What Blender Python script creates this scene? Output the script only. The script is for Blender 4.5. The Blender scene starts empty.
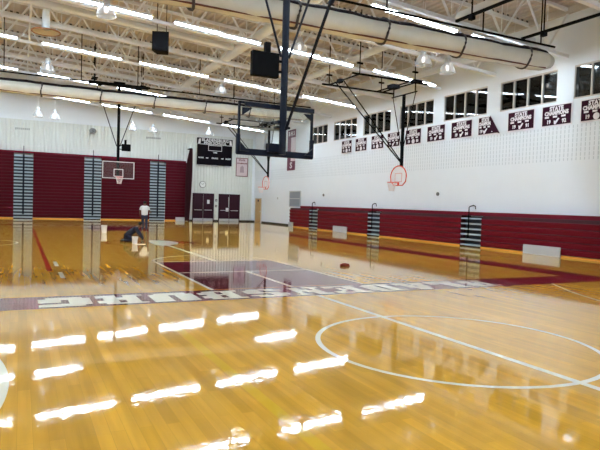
import bpy, bmesh, math, random
from mathutils import Vector, Matrix, Euler
random.seed(7)
C = bpy.context.scene
COL = C.collection
PI = math.pi

# ---------------------------------------------------------------- camera
EYE = 1.83
cam_data = bpy.data.cameras.new('camera')
cam_data.sensor_width = 36.0
cam_data.lens = 564.12 * 36 / 600
cam_data.clip_end = 300
cam = bpy.data.objects.new('camera', cam_data)
COL.objects.link(cam)
Rw = Matrix(((0.89542763, -0.01183385, -0.44504979),
             (-0.4441223, 0.04599838, -0.89478463),
             (0.03106031, 0.99887142, 0.03593255)))
# columns = camera x, y, z axes in the world (the ray uses -z forward)
cam.matrix_world = Matrix.Translation((0, 0, EYE)) @ Rw.to_4x4()
C.camera = cam

# ---------------------------------------------------------------- world, exposure
w = bpy.data.worlds.new('world'); C.world = w; w.use_nodes = True
w.node_tree.nodes['Background'].inputs[0].default_value = (0.75, 0.85, 1, 1)
w.node_tree.nodes['Background'].inputs[1].default_value = 0.3
C.view_settings.view_transform = 'Standard'
C.view_settings.look = 'None'
C.view_settings.gamma = 1
C.view_settings.exposure = 1.38
LAMP_POWER = 20.0
LAMP_COLOR = (0.72, 0.87, 1.0)

# ---------------------------------------------------------------- measures
XL, XR = -9.8, 20.7
YN, YF = -6.0, 52.0
SL = 0.067
def chord_z(x): return 8.45 + SL * (XR - x)
def deck_z(x): return 10.5 + SL * (XR - x)
ROLL_A = math.atan(SL)

# ---------------------------------------------------------------- materials
def mat(name, col, rough=0.5, metal=0.0, spec=0.5, emit=None, estr=0, coat=0, noise=0.0, nscale=6.0, bump=0.0):
    m = bpy.data.materials.new(name); m.use_nodes = True
    nt = m.node_tree; b = nt.nodes['Principled BSDF']
    b.inputs['Base Color'].default_value = (*col, 1)
    b.inputs['Roughness'].default_value = rough
    b.inputs['Metallic'].default_value = metal
    b.inputs['Specular IOR Level'].default_value = spec
    b.inputs['Coat Weight'].default_value = coat
    if emit:
        b.inputs['Emission Color'].default_value = (*emit, 1)
        b.inputs['Emission Strength'].default_value = estr
    if noise or bump:
        tc = nt.nodes.new('ShaderNodeTexCoord')
        n = nt.nodes.new('ShaderNodeTexNoise'); n.inputs['Scale'].default_value = nscale
        n.inputs['Detail'].default_value = 4
        nt.links.new(tc.outputs['Object'], n.inputs['Vector'])
        if noise:
            hs = nt.nodes.new('ShaderNodeMix'); hs.data_type = 'RGBA'
            hs.inputs[6].default_value = (*[c * (1 - noise) for c in col], 1)
            hs.inputs[7].default_value = (*[min(1, c * (1 + noise)) for c in col], 1)
            nt.links.new(n.outputs['Fac'], hs.inputs[0])
            nt.links.new(hs.outputs[2], b.inputs['Base Color'])
        if bump:
            bp = nt.nodes.new('ShaderNodeBump'); bp.inputs['Strength'].default_value = bump
            bp.inputs['Distance'].default_value = 0.02
            nt.links.new(n.outputs['Fac'], bp.inputs['Height'])
            nt.links.new(bp.outputs['Normal'], b.inputs['Normal'])
    return m

def floor_mat(name, col, planks=True, var=1.0):
    """varnished maple floor: strips run along y, slightly cupped boards"""
    m = bpy.data.materials.new(name); m.use_nodes = True
    nt = m.node_tree; b = nt.nodes['Principled BSDF']; L = nt.links.new
    tc = nt.nodes.new('ShaderNodeTexCoord')
    if planks:
        mp = nt.nodes.new('ShaderNodeMapping'); mp.inputs['Rotation'].default_value = (0, 0, PI / 2)
        L(tc.outputs['Object'], mp.inputs['Vector'])
        br = nt.nodes.new('ShaderNodeTexBrick')
        br.inputs['Scale'].default_value = 1.0
        br.inputs['Brick Width'].default_value = 1.3
        br.inputs['Row Height'].default_value = 0.11
        br.inputs['Mortar Size'].default_value = 0.0018
        br.inputs['Mortar Smooth'].default_value = 0.3
        br.inputs['Color1'].default_value = (*[c * (1 - .13 * var) for c in col], 1)
        br.inputs['Color2'].default_value = (*[c * (1 + .10 * var) for c in col], 1)
        br.inputs['Mortar'].default_value = (*[c * 0.8 for c in col], 1)
        L(mp.outputs[0], br.inputs['Vector'])
        # long grain streaks
        mp2 = nt.nodes.new('ShaderNodeMapping'); mp2.inputs['Scale'].default_value = (9, 0.5, 1)
        L(tc.outputs['Object'], mp2.inputs['Vector'])
        n = nt.nodes.new('ShaderNodeTexNoise'); n.inputs['Scale'].default_value = 1.0; n.inputs['Detail'].default_value = 5
        L(mp2.outputs[0], n.inputs['Vector'])
        rmp = nt.nodes.new('ShaderNodeMapRange')
        rmp.inputs[1].default_value = .3; rmp.inputs[2].default_value = .7
        rmp.inputs[3].default_value = .84; rmp.inputs[4].default_value = 1.1
        L(n.outputs['Fac'], rmp.inputs[0])
        mx = nt.nodes.new('ShaderNodeMix'); mx.data_type = 'RGBA'; mx.blend_type = 'MULTIPLY'
        mx.inputs[0].default_value = 1
        L(br.outputs['Color'], mx.inputs[6]); L(rmp.outputs[0], mx.inputs[7])
        L(mx.outputs[2], b.inputs['Base Color'])
    else:
        b.inputs['Base Color'].default_value = (*col, 1)
    b.inputs['Roughness'].default_value = FLOOR_ROUGH
    b.inputs['Specular IOR Level'].default_value = 0.5
    b.inputs['IOR'].default_value = 1.55
    # varnish waviness: uneven boards, short across, long along
    mp3 = nt.nodes.new('ShaderNodeMapping'); mp3.inputs['Scale'].default_value = (11.0, 7.0, 1)
    L(tc.outputs['Object'], mp3.inputs['Vector'])
    n3 = nt.nodes.new('ShaderNodeTexNoise'); n3.inputs['Scale'].default_value = 1.0; n3.inputs['Detail'].default_value = 2
    L(mp3.outputs[0], n3.inputs['Vector'])
    bp = nt.nodes.new('ShaderNodeBump'); bp.inputs['Strength'].default_value = FLOOR_BUMP
    bp.inputs['Distance'].default_value = 0.003
    L(n3.outputs['Fac'], bp.inputs['Height'])
    L(bp.outputs['Normal'], b.inputs['Normal'])
    return m
FLOOR_ROUGH = 0.04
FLOOR_BUMP = 0.2

M = {}
M['wood'] = floor_mat('maple_floor', (0.70, 0.36, 0.036))
M['maroon_floor'] = floor_mat('maroon_floor_paint', (0.20, 0.014, 0.030), False)
M['key_paint'] = floor_mat('key_floor_paint', (0.17, 0.018, 0.03), False)
M['white_floor'] = floor_mat('white_floor_paint', (0.86, 0.82, 0.66), False)
M['red_floor'] = floor_mat('red_floor_paint', (0.50, 0.02, 0.015), False)
M['yellow_floor'] = floor_mat('yellow_floor_paint', (0.72, 0.42, 0.03), False)
M['orange_floor'] = floor_mat('orange_floor_paint', (0.42, 0.09, 0.02), False)
M['wall'] = mat('white_painted_block', (0.82, 0.87, 0.92), .55, noise=.02, nscale=1.5)
M['siding'] = mat('cream_ribbed_siding', (0.74, 0.77, 0.74), .5)
M['deck'] = mat('cream_roof_deck', (0.62, 0.58, 0.56), .6, noise=.08, nscale=.6)
M['steel'] = mat('white_painted_steel', (0.84, 0.87, 0.92), .4)
M['duct'] = mat('white_duct_metal', (0.80, 0.85, 0.90), .3)
M['fixture'] = mat('white_fixture_metal', (0.85, 0.85, 0.85), .4)
M['tube'] = mat('lit_fluorescent_tube', (1, 1, 1), .4, emit=LAMP_COLOR, estr=LAMP_POWER)
M['black'] = mat('black_metal', (0.003, 0.003, 0.004), .8, spec=.12)
M['navy'] = mat('navy_steel', (0.004, 0.008, 0.022), .45, spec=.25)
M['pad'] = mat('navy_vinyl_pad', (0.007, 0.012, 0.030), .55, spec=.25)
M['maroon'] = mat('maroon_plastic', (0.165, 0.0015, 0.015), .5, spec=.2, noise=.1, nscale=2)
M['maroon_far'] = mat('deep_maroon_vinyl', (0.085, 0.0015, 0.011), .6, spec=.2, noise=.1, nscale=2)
M['maroon_dark'] = mat('dark_maroon_plastic', (0.05, 0.003, 0.010), .5)
M['maroon_cloth'] = mat('dark_maroon_cloth', (0.07, 0.008, 0.016), .8)
M['kick'] = mat('honey_wood_board', (0.72, 0.33, 0.05), .3)
M['tread'] = mat('grey_step_metal', (0.40, 0.50, 0.58), .45)
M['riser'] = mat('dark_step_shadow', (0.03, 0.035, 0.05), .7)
M['grey'] = mat('light_grey_panel', (0.50, 0.52, 0.55), .5)
M['door'] = mat('dark_maroon_door', (0.030, 0.004, 0.014), .5, spec=.25)
M['tan'] = mat('tan_wood_door', (0.55, 0.33, 0.12), .4, noise=.12, nscale=5)
M['chrome'] = mat('brushed_steel', (0.6, 0.6, 0.62), .3, metal=1)
M['base'] = mat('black_rubber_base', (0.02, 0.02, 0.02), .5)
M['frame'] = mat('tan_window_frame', (0.60, 0.56, 0.52), .5)
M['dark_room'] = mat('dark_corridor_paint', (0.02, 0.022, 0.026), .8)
M['white'] = mat('white_paint', (0.85, 0.86, 0.87), .5)
M['cream'] = mat('cream_vinyl_curtain', (0.72, 0.72, 0.66), .22, noise=.10, nscale=2.5, bump=.5)
M['strap'] = mat('dark_grey_strap', (0.05, 0.045, 0.05), .6)
M['mesh_band'] = mat('grey_mesh_band', (0.022, 0.018, 0.022), .9, spec=.1)
M['brown'] = mat('brown_hem', (0.12, 0.035, 0.03), .6)
M['rust'] = mat('rust_steel', (0.35, 0.16, 0.08), .6)
M['banner'] = mat('maroon_banner_cloth', (0.030, 0.003, 0.014), .8, spec=.15)
M['banner_w'] = mat('white_banner_cloth', (0.84, 0.80, 0.84), .7)
M['pinkish'] = mat('pale_pink_banner_cloth', (0.72, 0.60, 0.64), .7)
M['board_black'] = mat('black_scoreboard_face', (0.005, 0.003, 0.006), .8, spec=.12)
M['rim'] = mat('orange_rim_steel', (0.75, 0.06, 0.02), .35)
M['net'] = mat('white_net_cord', (0.8, 0.72, 0.70), .8)
M['white_board'] = mat('white_fan_board', (0.86, 0.86, 0.87), .3)
M['text_grey'] = mat('grey_lettering', (0.35, 0.37, 0.36), .6)
M['shirt'] = mat('white_cotton', (0.75, 0.78, 0.80), .85)
M['jeans'] = mat('dark_blue_denim', (0.012, 0.020, 0.06), .8)
M['hoodie'] = mat('navy_cotton', (0.010, 0.014, 0.035), .85)
M['skin'] = mat('brown_skin', (0.13, 0.055, 0.03), .55)
M['hair'] = mat('black_hair', (0.008, 0.007, 0.006), .8)
M['shoe'] = mat('black_shoe', (0.01, 0.01, 0.012), .6)
M['bucket'] = mat('white_bucket_plastic', (0.85, 0.86, 0.88), .4)
M['rag'] = mat('dark_red_rag', (0.25, 0.03, 0.01), .8)
M['outlet'] = mat('grey_wall_plate', (0.2, 0.2, 0.2), .5)
M['bulb'] = mat('dim_lamp_bulb', (0.8, 0.8, 0.8), .4, emit=(1, .98, .95), estr=1.2)

def glass(name, tint, rough=.02, trans=1.0):
    m = bpy.data.materials.new(name); m.use_nodes = True
    nt = m.node_tree; out = nt.nodes['Material Output']
    nt.nodes.remove(nt.nodes['Principled BSDF'])
    t = nt.nodes.new('ShaderNodeBsdfTransparent'); t.inputs[0].default_value = (*tint, 1)
    g = nt.nodes.new('ShaderNodeBsdfGlossy'); g.inputs['Roughness'].default_value = rough
    g.inputs[0].default_value = (1, 1, 1, 1)
    f = nt.nodes.new('ShaderNodeFresnel'); f.inputs[0].default_value = 1.5
    mx = nt.nodes.new('ShaderNodeMixShader')
    nt.links.new(f.outputs[0], mx.inputs[0]); nt.links.new(t.outputs[0], mx.inputs[1]); nt.links.new(g.outputs[0], mx.inputs[2])
    nt.links.new(mx.outputs[0], out.inputs[0])
    return m
M['glass'] = glass('clear_glass', (.93, .95, .95))
M['win_glass'] = glass('tinted_window_glass', (.55, .6, .62))
M['lens'] = mat('frosted_lens', (.85, .88, .92), .3)
M['lens'].node_tree.nodes['Principled BSDF'].inputs['Alpha'].default_value = .32

def block_mat():
    """painted slotted block: a grid of short upright slots"""
    m = bpy.data.materials.new('slotted_white_block'); m.use_nodes = True
    nt = m.node_tree; b = nt.nodes['Principled BSDF']; L = nt.links.new
    b.inputs['Roughness'].default_value = .6
    tc = nt.nodes.new('ShaderNodeTexCoord'); sp = nt.nodes.new('ShaderNodeSeparateXYZ')
    L(tc.outputs['Object'], sp.inputs[0])
    def cell(sock, period, width):
        a = nt.nodes.new('ShaderNodeMath'); a.operation = 'DIVIDE'; a.inputs[1].default_value = period; L(sock, a.inputs[0])
        f = nt.nodes.new('ShaderNodeMath'); f.operation = 'FRACT'; L(a.outputs[0], f.inputs[0])
        c = nt.nodes.new('ShaderNodeMath'); c.operation = 'LESS_THAN'; c.inputs[1].default_value = width; L(f.outputs[0], c.inputs[0])
        return c.outputs[0]
    a = cell(sp.outputs['Y'], .2, .22); c = cell(sp.outputs['Z'], .2, .78)
    mu = nt.nodes.new('ShaderNodeMath'); mu.operation = 'MULTIPLY'; L(a, mu.inputs[0]); L(c, mu.inputs[1])
    mx = nt.nodes.new('ShaderNodeMix'); mx.data_type = 'RGBA'
    mx.inputs[6].default_value = (0.82, 0.87, 0.92, 1); mx.inputs[7].default_value = (0.60, 0.65, 0.70, 1)
    L(mu.outputs[0], mx.inputs[0]); L(mx.outputs[2], b.inputs['Base Color'])
    return m
M['block'] = block_mat()

# ---------------------------------------------------------------- mesh helpers
class MB:
    def __init__(s): s.bm = bmesh.new()
    def box(s, c, d, rot=None, bev=0):
        t = bmesh.new(); bmesh.ops.create_cube(t, size=1)
        bmesh.ops.scale(t, vec=Vector(d), verts=t.verts)
        if bev: bmesh.ops.bevel(t, geom=list(t.edges), offset=bev, segments=2, affect='EDGES', profile=.5)
        mt = Matrix.Translation(c)
        if rot: mt = mt @ Euler(rot).to_matrix().to_4x4()
        bmesh.ops.transform(t, matrix=mt, verts=t.verts)
        s._add(t); return s
    def bb(s, x0, x1, y0, y1, z0, z1, bev=0):
        return s.box(((x0+x1)/2, (y0+y1)/2, (z0+z1)/2), (abs(x1-x0), abs(y1-y0), abs(z1-z0)), bev=bev)
    def _add(s, t):
        me = bpy.data.meshes.new('t'); t.to_mesh(me); t.free(); s.bm.from_mesh(me); bpy.data.meshes.remove(me)
    def cyl(s, a, b, r, r2=None, n=10, caps=True):
        a, b = Vector(a), Vector(b); d = b - a
        t = bmesh.new(); bmesh.ops.create_cone(t, cap_ends=caps, segments=n, radius1=r, radius2=r if r2 is None else r2, depth=d.length)
        q = d.to_track_quat('Z', 'Y').to_matrix().to_4x4()
        bmesh.ops.transform(t, matrix=Matrix.Translation((a+b)/2) @ q, verts=t.verts)
        s._add(t); return s
    def bar(s, a, b, wy, wz):
        """rectangular bar from a to b"""
        a, b = Vector(a), Vector(b); d = b - a
        t = bmesh.new(); bmesh.ops.create_cube(t, size=1)
        bmesh.ops.scale(t, vec=(wy, wz, d.length), verts=t.verts)
        q = d.to_track_quat('Z', 'Y').to_matrix().to_4x4()
        bmesh.ops.transform(t, matrix=Matrix.Translation((a+b)/2) @ q, verts=t.verts)
        s._add(t); return s
    def tube(s, pts, r, n=8, closed=False):
        pts = [Vector(p) for p in pts]; rings = []
        N = len(pts)
        for i, p in enumerate(pts):
            if closed: d = pts[(i+1) % N] - pts[i-1]
            else: d = pts[min(i+1, N-1)] - pts[max(i-1, 0)]
            d.normalize()
            up = Vector((0, 0, 1)) if abs(d.z) < .95 else Vector((1, 0, 0))
            u = d.cross(up).normalized(); v = d.cross(u)
            rr = r[i] if isinstance(r, (list, tuple)) else r
            rings.append([s.bm.verts.new(p + (u*math.cos(2*PI*k/n) + v*math.sin(2*PI*k/n))*rr) for k in range(n)])
        M_ = N if closed else N-1
        for i in range(M_):
            A, B = rings[i], rings[(i+1) % N]
            for k in range(n):
                s.bm.faces.new((A[k], A[(k+1) % n], B[(k+1) % n], B[k]))
        if not closed:
            s.bm.faces.new(rings[0][::-1]); s.bm.faces.new(rings[-1])
        return s
    def lathe(s, prof, c=(0, 0, 0), n=20):
        rings = []
        for r, z in prof:
            rings.append([s.bm.verts.new((c[0]+r*math.cos(2*PI*k/n), c[1]+r*math.sin(2*PI*k/n), c[2]+z)) for k in range(n)])
        for A, B in zip(rings, rings[1:]):
            for k in range(n): s.bm.faces.new((A[k], A[(k+1) % n], B[(k+1) % n], B[k]))
        return s
    def prism(s, pts, vec):
        """closed outline (list of 3D points) pushed along vec"""
        v = Vector(vec)
        a = [s.bm.verts.new(p) for p in pts]; b = [s.bm.verts.new(Vector(p)+v) for p in pts]
        n = len(pts)
        s.bm.faces.new(a[::-1]); s.bm.faces.new(b)
        for i in range(n): s.bm.faces.new((a[i], a[(i+1) % n], b[(i+1) % n], b[i]))
        return s
    def poly(s, pts):
        s.bm.faces.new([s.bm.verts.new(p) for p in pts]); return s
    def build(s, name, m, parent=None, smooth=False, fix=True):
        if fix: bmesh.ops.recalc_face_normals(s.bm, faces=s.bm.faces)
        me = bpy.data.meshes.new(name); s.bm.to_mesh(me); s.bm.free()
        for mm in (m if isinstance(m, (list, tuple)) else [m]): me.materials.append(mm)
        if smooth:
            for p in me.polygons: p.use_smooth = True
        o = bpy.data.objects.new(name, me); COL.objects.link(o)
        if parent: o.parent = parent
        return o

def tag(o, label=None, cat=None, group=None, kind=None):
    if label: o['label'] = label
    if cat: o['category'] = cat
    if group: o['group'] = group
    if kind: o['kind'] = kind
    return o
def empty(name, label, cat, loc=(0, 0, 0), rot=(0, 0, 0), group=None):
    o = bpy.data.objects.new(name, None); COL.objects.link(o)
    o.location = loc; o.rotation_euler = rot; o.empty_display_size = .2
    return tag(o, label, cat, group)
def struct(o): o['kind'] = 'structure'; return o
def kids(o): return [c for c in COL.objects if c.parent == o]
KIDS = {}
def copy_tree(o, loc=None, rot=None, label=None, parent=None):
    c = o.copy(); COL.objects.link(c)
    if parent: c.parent = parent
    for ch in kids(o): copy_tree(ch, parent=c)
    if loc is not None: c.location = loc
    if rot is not None: c.rotation_euler = rot
    if label: c['label'] = label
    return c

def text_mesh(name, body, size, m, loc, xdir, ydir, parent=None, bold=.0, sx=1.0, align='CENTER', lift=.004):
    """flat lettering; xdir reads along, ydir is the letters' up"""
    cu = bpy.data.curves.new(name, 'FONT'); cu.body = body; cu.size = size; cu.align_x = align; cu.align_y = 'CENTER'
    cu.offset = bold; cu.extrude = lift; cu.resolution_u = 2; cu.space_character = 1.05
    o = bpy.data.objects.new(name + '_tmp', cu); COL.objects.link(o)
    dg = bpy.context.evaluated_depsgraph_get()
    me = bpy.data.meshes.new_from_object(o.evaluated_get(dg))
    bpy.data.objects.remove(o); bpy.data.curves.remove(cu)
    x = Vector(xdir).normalized(); y = Vector(ydir).normalized(); z = x.cross(y)
    mt = Matrix((x*sx, y, z)).transposed().to_4x4()
    mt = Matrix.Translation(loc) @ mt
    me.transform(mt)
    me.materials.clear(); me.materials.append(m)
    o = bpy.data.objects.new(name, me); COL.objects.link(o)
    if parent: o.parent = parent
    return o

# ================================================================ SETTING
floor = MB().bb(XL, XR, YN, YF, -.2, 0).build('floor', M['wood']); struct(floor)
BB = 24.7  # corridor behind the windows
# right wall with window openings (z 6.6-8.0)
wins = [(37.45, 39.95)] + [(33.33, 36.5), (29.36, 32.52), (25.27, 28.42), (21.2, 24.4), (17.13, 20.35), (13.1, 16.3), (9.05, 12.25)]
mb = MB()
T = .3
mb.bb(XR, XR+T, YN, YF+T, -.2, 4.04)
mb.bb(XR, XR+T, YN, YF+T, 5.0, 6.6); 
mb.bb(XR, XR+T, YN, YF+T, 8.0, 12.6)
ys = [YN]
for a, b in sorted(wins): ys += [a, b]
ys.append(YF+T)
for a, b in zip(ys[::2], ys[1::2]): mb.bb(XR, XR+T, a, b, 6.6, 8.0)
struct(mb.build('wall_right', M['wall']))
struct(MB().bb(XR, XR+T, YN, YF+T, 4.04, 5.0).build('trim_1', M['block']))
struct(MB().bb(XR-.012, XR-.001, YN, 43, 4.04, 5.52).build('trim_2', M['block']))
# dark corridor behind the windows
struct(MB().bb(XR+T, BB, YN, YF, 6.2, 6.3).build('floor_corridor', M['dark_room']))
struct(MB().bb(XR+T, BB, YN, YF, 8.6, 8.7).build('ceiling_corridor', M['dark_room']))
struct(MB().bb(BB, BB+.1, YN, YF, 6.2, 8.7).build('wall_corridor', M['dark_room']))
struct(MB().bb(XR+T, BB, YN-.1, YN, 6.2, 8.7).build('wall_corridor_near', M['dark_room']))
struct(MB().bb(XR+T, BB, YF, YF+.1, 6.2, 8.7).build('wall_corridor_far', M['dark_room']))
struct(MB().bb(XL-T, XL, YN-T, YF+T, -.2, 13).build('wall_left', M['wall']))
struct(MB().bb(XL, XR, YN-T, YN, -.2, 13).build('wall_near', M['wall']))
mb = MB(); mb.bb(XL, XR, YF, YF+T, -.2, 13)
struct(mb.build('wall_far', M['wall']))
# ribbed siding on the far wall, real folds
def ribs(x0, x1, z0, z1, yb, d, pitch):
    s = MB(); bm = s.bm; x = x0; prev = None; vs = []
    while x < x1:
        for dx, dy in ((0, 0), (.30, 0), (.42, d), (.88, d)):
            vs.append((x + dx*pitch, yb - dy))
        x += pitch
    z = (z0, z1)
    for (xa, ya), (xb, yb2) in zip(vs, vs[1:]):
        bm.faces.new([bm.verts.new(p) for p in ((xa, ya, z0), (xb, yb2, z0), (xb, yb2, z1), (xa, ya, z1))])
    bmesh.ops.remove_doubles(bm, verts=bm.verts, dist=.0005)
    return s
struct(ribs(XL, XR-.3, .12, 8.116, YF-.01, .06, .28).build('trim_3', M['siding']))
struct(MB().bb(14.1, 14.5, YF-.1, YF, 0, .13).bb(16.58, 17.02, YF-.1, YF, 0, .13).bb(19.2, XR, YF-.1, YF, 0, .13).build('baseboard_far', M['base']))
struct(MB().bb(XR-.04, XR, 42.2, 49.85, 0, .13).bb(XR-.04, XR, 51.58, YF, 0, .13).build('baseboard_right', M['base']))
# ceiling: sloped ribbed deck
s = MB(); bm = s.bm; x = XL-.3; vs = []
p = .3
while x < XR+.1:
    for dx, dz in ((0, 0), (.42, 0), (.50, .085), (.92, .085)): vs.append((x+dx*p, deck_z(x+dx*p)+dz))
    x += p
for (xa, za), (xb, zb) in zip(vs, vs[1:]):
    bm.faces.new([bm.verts.new(q) for q in ((xa, YN-.2, za), (xb, YN-.2, zb), (xb, YF+.2, zb), (xa, YF+.2, za))])
bmesh.ops.remove_doubles(bm, verts=bm.verts, dist=.0005)
struct(s.build('ceiling', M['deck']))
struct(MB().bar((XL-.3, 25, deck_z(XL-.3)+.4), (XR+.3, 25, deck_z(XR+.3)+.4), 62.6, .2).build('trim_4', M['deck']))
# slim beam along the top of the right wall
struct(MB().bb(XR-.15, XR, YN, YF, deck_z(XR)-.28, deck_z(XR)-.02).build('trim_5', M['frame']))

# windows
for i, (a, b) in enumerate(wins):
    fr = MB()
    fr.bb(XR+.02, XR+.14, a, b, 6.6, 6.66).bb(XR+.02, XR+.14, a, b, 7.94, 8.0)
    n = 4 if i else 3
    for k in range(n+1):
        yy = a + (b-a)*k/n
        fr.bb(XR+.02, XR+.14, max(a, yy-.035), min(b, yy+.035), 6.66, 7.94)
    f = struct(fr.build('window_%d' % (i+1), M['frame']))
    for k in range(n):
        y0, y1 = a + (b-a)*k/n + .035, a + (b-a)*(k+1)/n - .035
        MB().bb(XR+.07, XR+.085, y0, y1, 6.66, 7.94).build('pane', M['win_glass'], f)
o = MB().bb(XR+.09, XR+.10, 18.15, 18.85, 6.68, 7.3).build('window_poster', mat('pale_blue_paper', (.45, .62, .72), .6)); tag(o, 'pale blue paper stuck inside a high window above the banners', 'poster')
# corridor lamps
for k, (yy) in enumerate((14.5, 19.0, 23.0, 27.5, 33.0, 38.0)):
    e = empty('corridor_lamp', 'lit corridor ceiling lamp behind the high windows, %s from the right' % ['first', 'second', 'third', 'fourth', 'fifth', 'sixth'][k], 'lamp', (22.9, yy, 8.555), group='corridor lamps behind the windows')
    MB().box((0, 0, .01), (.3, 1.6, .06)).build('housing', M['fixture'], e)
    MB().box((0, 0, -.03), (.2, 1.5, .03)).build('diffuser', M['bulb'], e)
# small grey opening at the corridor corner above the bleacher end
g = MB().bb(XR-.06, XR, 41.6, 43.75, 1.62, 1.7).bb(XR-.06, XR, 41.6, 43.75, 2.9, 2.98).bb(XR-.06, XR, 41.6, 41.68, 1.7, 2.9).bb(XR-.06, XR, 43.67, 43.75, 1.7, 2.9).bb(XR-.06, XR, 41.68, 43.67, 2.3, 2.36)
g = struct(g.build('window_9', M['grey']))
MB().bb(XR-.03, XR-.002, 41.68, 43.67, 1.7, 2.9).build('pane', mat('grey_window_pane', (.33, .36, .40), .2), g)

# doors
def double_door(idx, x0, x1, z1, label=None):
    d = struct(MB().bb(x0-.07, x0, YF-.12, YF-.06, 0, z1+.07).bb(x1, x1+.07, YF-.12, YF-.06, 0, z1+.07).bb(x0, x1, YF-.12, YF-.06, z1, z1+.07).build('door_%d' % idx, M['door']))
    xm = (x0+x1)/2
    for a, b in ((x0, xm-.01), (xm+.01, x1)):
        lf = MB().bb(a, b, YF-.10, YF-.06, .01, z1, bev=.005).build('door_leaf', M['door'], d)
        MB().bb(a+.12, b-.12, YF-.17, YF-.14, 1.02, 1.08).bb(a+.14, a+.18, YF-.15, YF-.10, 1.03, 1.07).bb(b-.18, b-.14, YF-.15, YF-.10, 1.03, 1.07).build('push_bar', M['chrome'], lf)
        MB().bb(a+.02, b-.02, YF-.11, YF-.10, .02, .26).build('kick_plate', M['grey'], lf)
    return d, xm
d1, xm = double_door(1, 14.55, 16.5, 2.56)
MB().bb(15.9, 16.14, YF-.115, YF-.102, 1.65, 2.02).build('paper_notice', M['white'], d1)
d2, xm = double_door(2, 17.1, 19.12, 2.56)
MB().bb(xm-.09, xm-.03, YF-.13, YF-.1, 1.35, 2.35).build('astragal', M['grey'], d2)
MB().bb(xm-.34, xm-.06, YF-.115, YF-.102, .95, 1.3).build('paper_notice', M['white'], d2)
d3 = struct(MB().bb(XR-.08, XR, 49.92, 50.0, 0, 2.35).bb(XR-.08, XR, 51.42, 51.5, 0, 2.35).bb(XR-.08, XR, 50.0, 51.42, 2.27, 2.35).build('door_3', M['frame']))
lf = MB().bb(XR-.06, XR-.02, 50.0, 51.42, .01, 2.27, bev=.005).build('door_leaf', M['tan'], d3)
MB().cyl((XR-.12, 50.12, 1.05), (XR-.06, 50.12, 1.05), .04).build('door_knob', M['chrome'], lf)
MB().bb(XR-.075, XR-.06, 50.55, 50.87, 2.0, 2.2).build('door_sign', M['maroon_dark'], lf)

# ---------------------------------------------------------------- court markings (parts of the floor)
LV = [0.0005]
def mark(name, polys, m, lvl):
    s = MB(); z = lvl*.0006
    for q in polys:
        s.poly([(x, y, z) for x, y in q])
    bmesh.ops.recalc_face_normals(s.bm, faces=s.bm.faces)
    for f in s.bm.faces:
        if f.normal.z < 0: f.normal_flip()
    return s.build(name, m, floor, fix=False)
def rect(x0, x1, y0, y1): return [(x0, y0), (x1, y0), (x1, y1), (x0, y1)]
def ring(cx, cy, r, wd, a0=0, a1=2*PI, n=72):
    out = []
    for k in range(n):
        t0 = a0+(a1-a0)*k/n; t1 = a0+(a1-a0)*(k+1)/n
        out.append([(cx+(r-wd/2)*math.cos(t0), cy+(r-wd/2)*math.sin(t0)), (cx+(r+wd/2)*math.cos(t0), cy+(r+wd/2)*math.sin(t0)),
                    (cx+(r+wd/2)*math.cos(t1), cy+(r+wd/2)*math.sin(t1)), (cx+(r-wd/2)*math.cos(t1), cy+(r-wd/2)*math.sin(t1))])
    return out
def seg(x0, y0, x1, y1, wd):
    d = Vector((x1-x0, y1-y0)).normalized()*wd/2
    return [(x0-d.y, y0+d.x), (x0+d.y, y0-d.x), (x1+d.y, y1-d.x), (x1-d.y, y1+d.x)]
mark('baseline_band', [rect(-4.6, 15.2, 10.05, 11.25)], M['maroon_floor'], 1)
mark('sideline_band', [rect(14.1, 15.2, 11.25, 39.2)], M['maroon_floor'], 1)
mark('far_baseline_band', [rect(-4.6, 15.2, 39.2, 40.4)], M['maroon_floor'], 1)
mark('near_key', [rect(3.62, 7.32, 11.3, 16.8)], M['key_paint'], 1)
mark('near_key_outline', [rect(3.57, 3.65, 11.25, 17.2), rect(7.29, 7.34, 11.25, 16.85), rect(3.65, 7.29, 16.76, 16.84), rect(3.65, 7.29, 14.08, 14.2)], M['white_floor'], 2)
mark('free_throw_arc', ring(5.45, 16.8, 1.85, .06, 0, PI, 36), M['white_floor'], 2)
mark('far_key', [rect(3.62, 7.32, 33.7, 39.2)], M['maroon_floor'], 1)
mark('far_key_outline', [rect(3.55, 3.64, 33.6, 39.2), rect(7.3, 7.39, 33.6, 39.2), rect(3.6, 7.3, 33.6, 33.7)], M['white_floor'], 2)
mark('center_line', [rect(5.40, 5.50, 0, 10.05), rect(5.40, 5.50, 11.25, 14.1), rect(5.38, 5.52, 16.9, 23)], M['white_floor'], 3)
mark('foreground_circle', ring(5.35, 5.90, 1.87, .07), M['white_floor'], 4)
mark('left_foreground_circle', ring(-4.6, 6.1, 4.47, .11, math.radians(-60), math.radians(50)), M['white_floor'], 4)
mark('center_court_ring', ring(5.0, 24.4, 1.78, .16), M['orange_floor'], 2)
mark('center_court_logo', [[(5.0, 23.2), (5.3, 22.9), (6.0, 23.6), (6.3, 24.7), (6.1, 25.6), (5.3, 26.0), (5.1, 25.2)]], M['white_floor'], 3)
mark('center_court_logo_edge', [[(6.1, 24.0), (7.3, 24.0), (7.3, 25.1), (6.2, 25.3)]], M['red_floor'], 2)
mark('left_far_circle', ring(-1.9, 24.7, 1.83, .08), M['white_floor'], 2)
mark('red_line', [rect(.62, .74, 15.2, 35.0)], M['red_floor'], 2)
mark('yellow_line', [rect(2.0, 2.12, 0, 8.2)], M['yellow_floor'], 2)
mark('hash_marks', [rect(.85, .95, 16.2, 17.4), rect(.85, .95, 13.8, 14.9)], M['white_floor'], 2)
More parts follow.
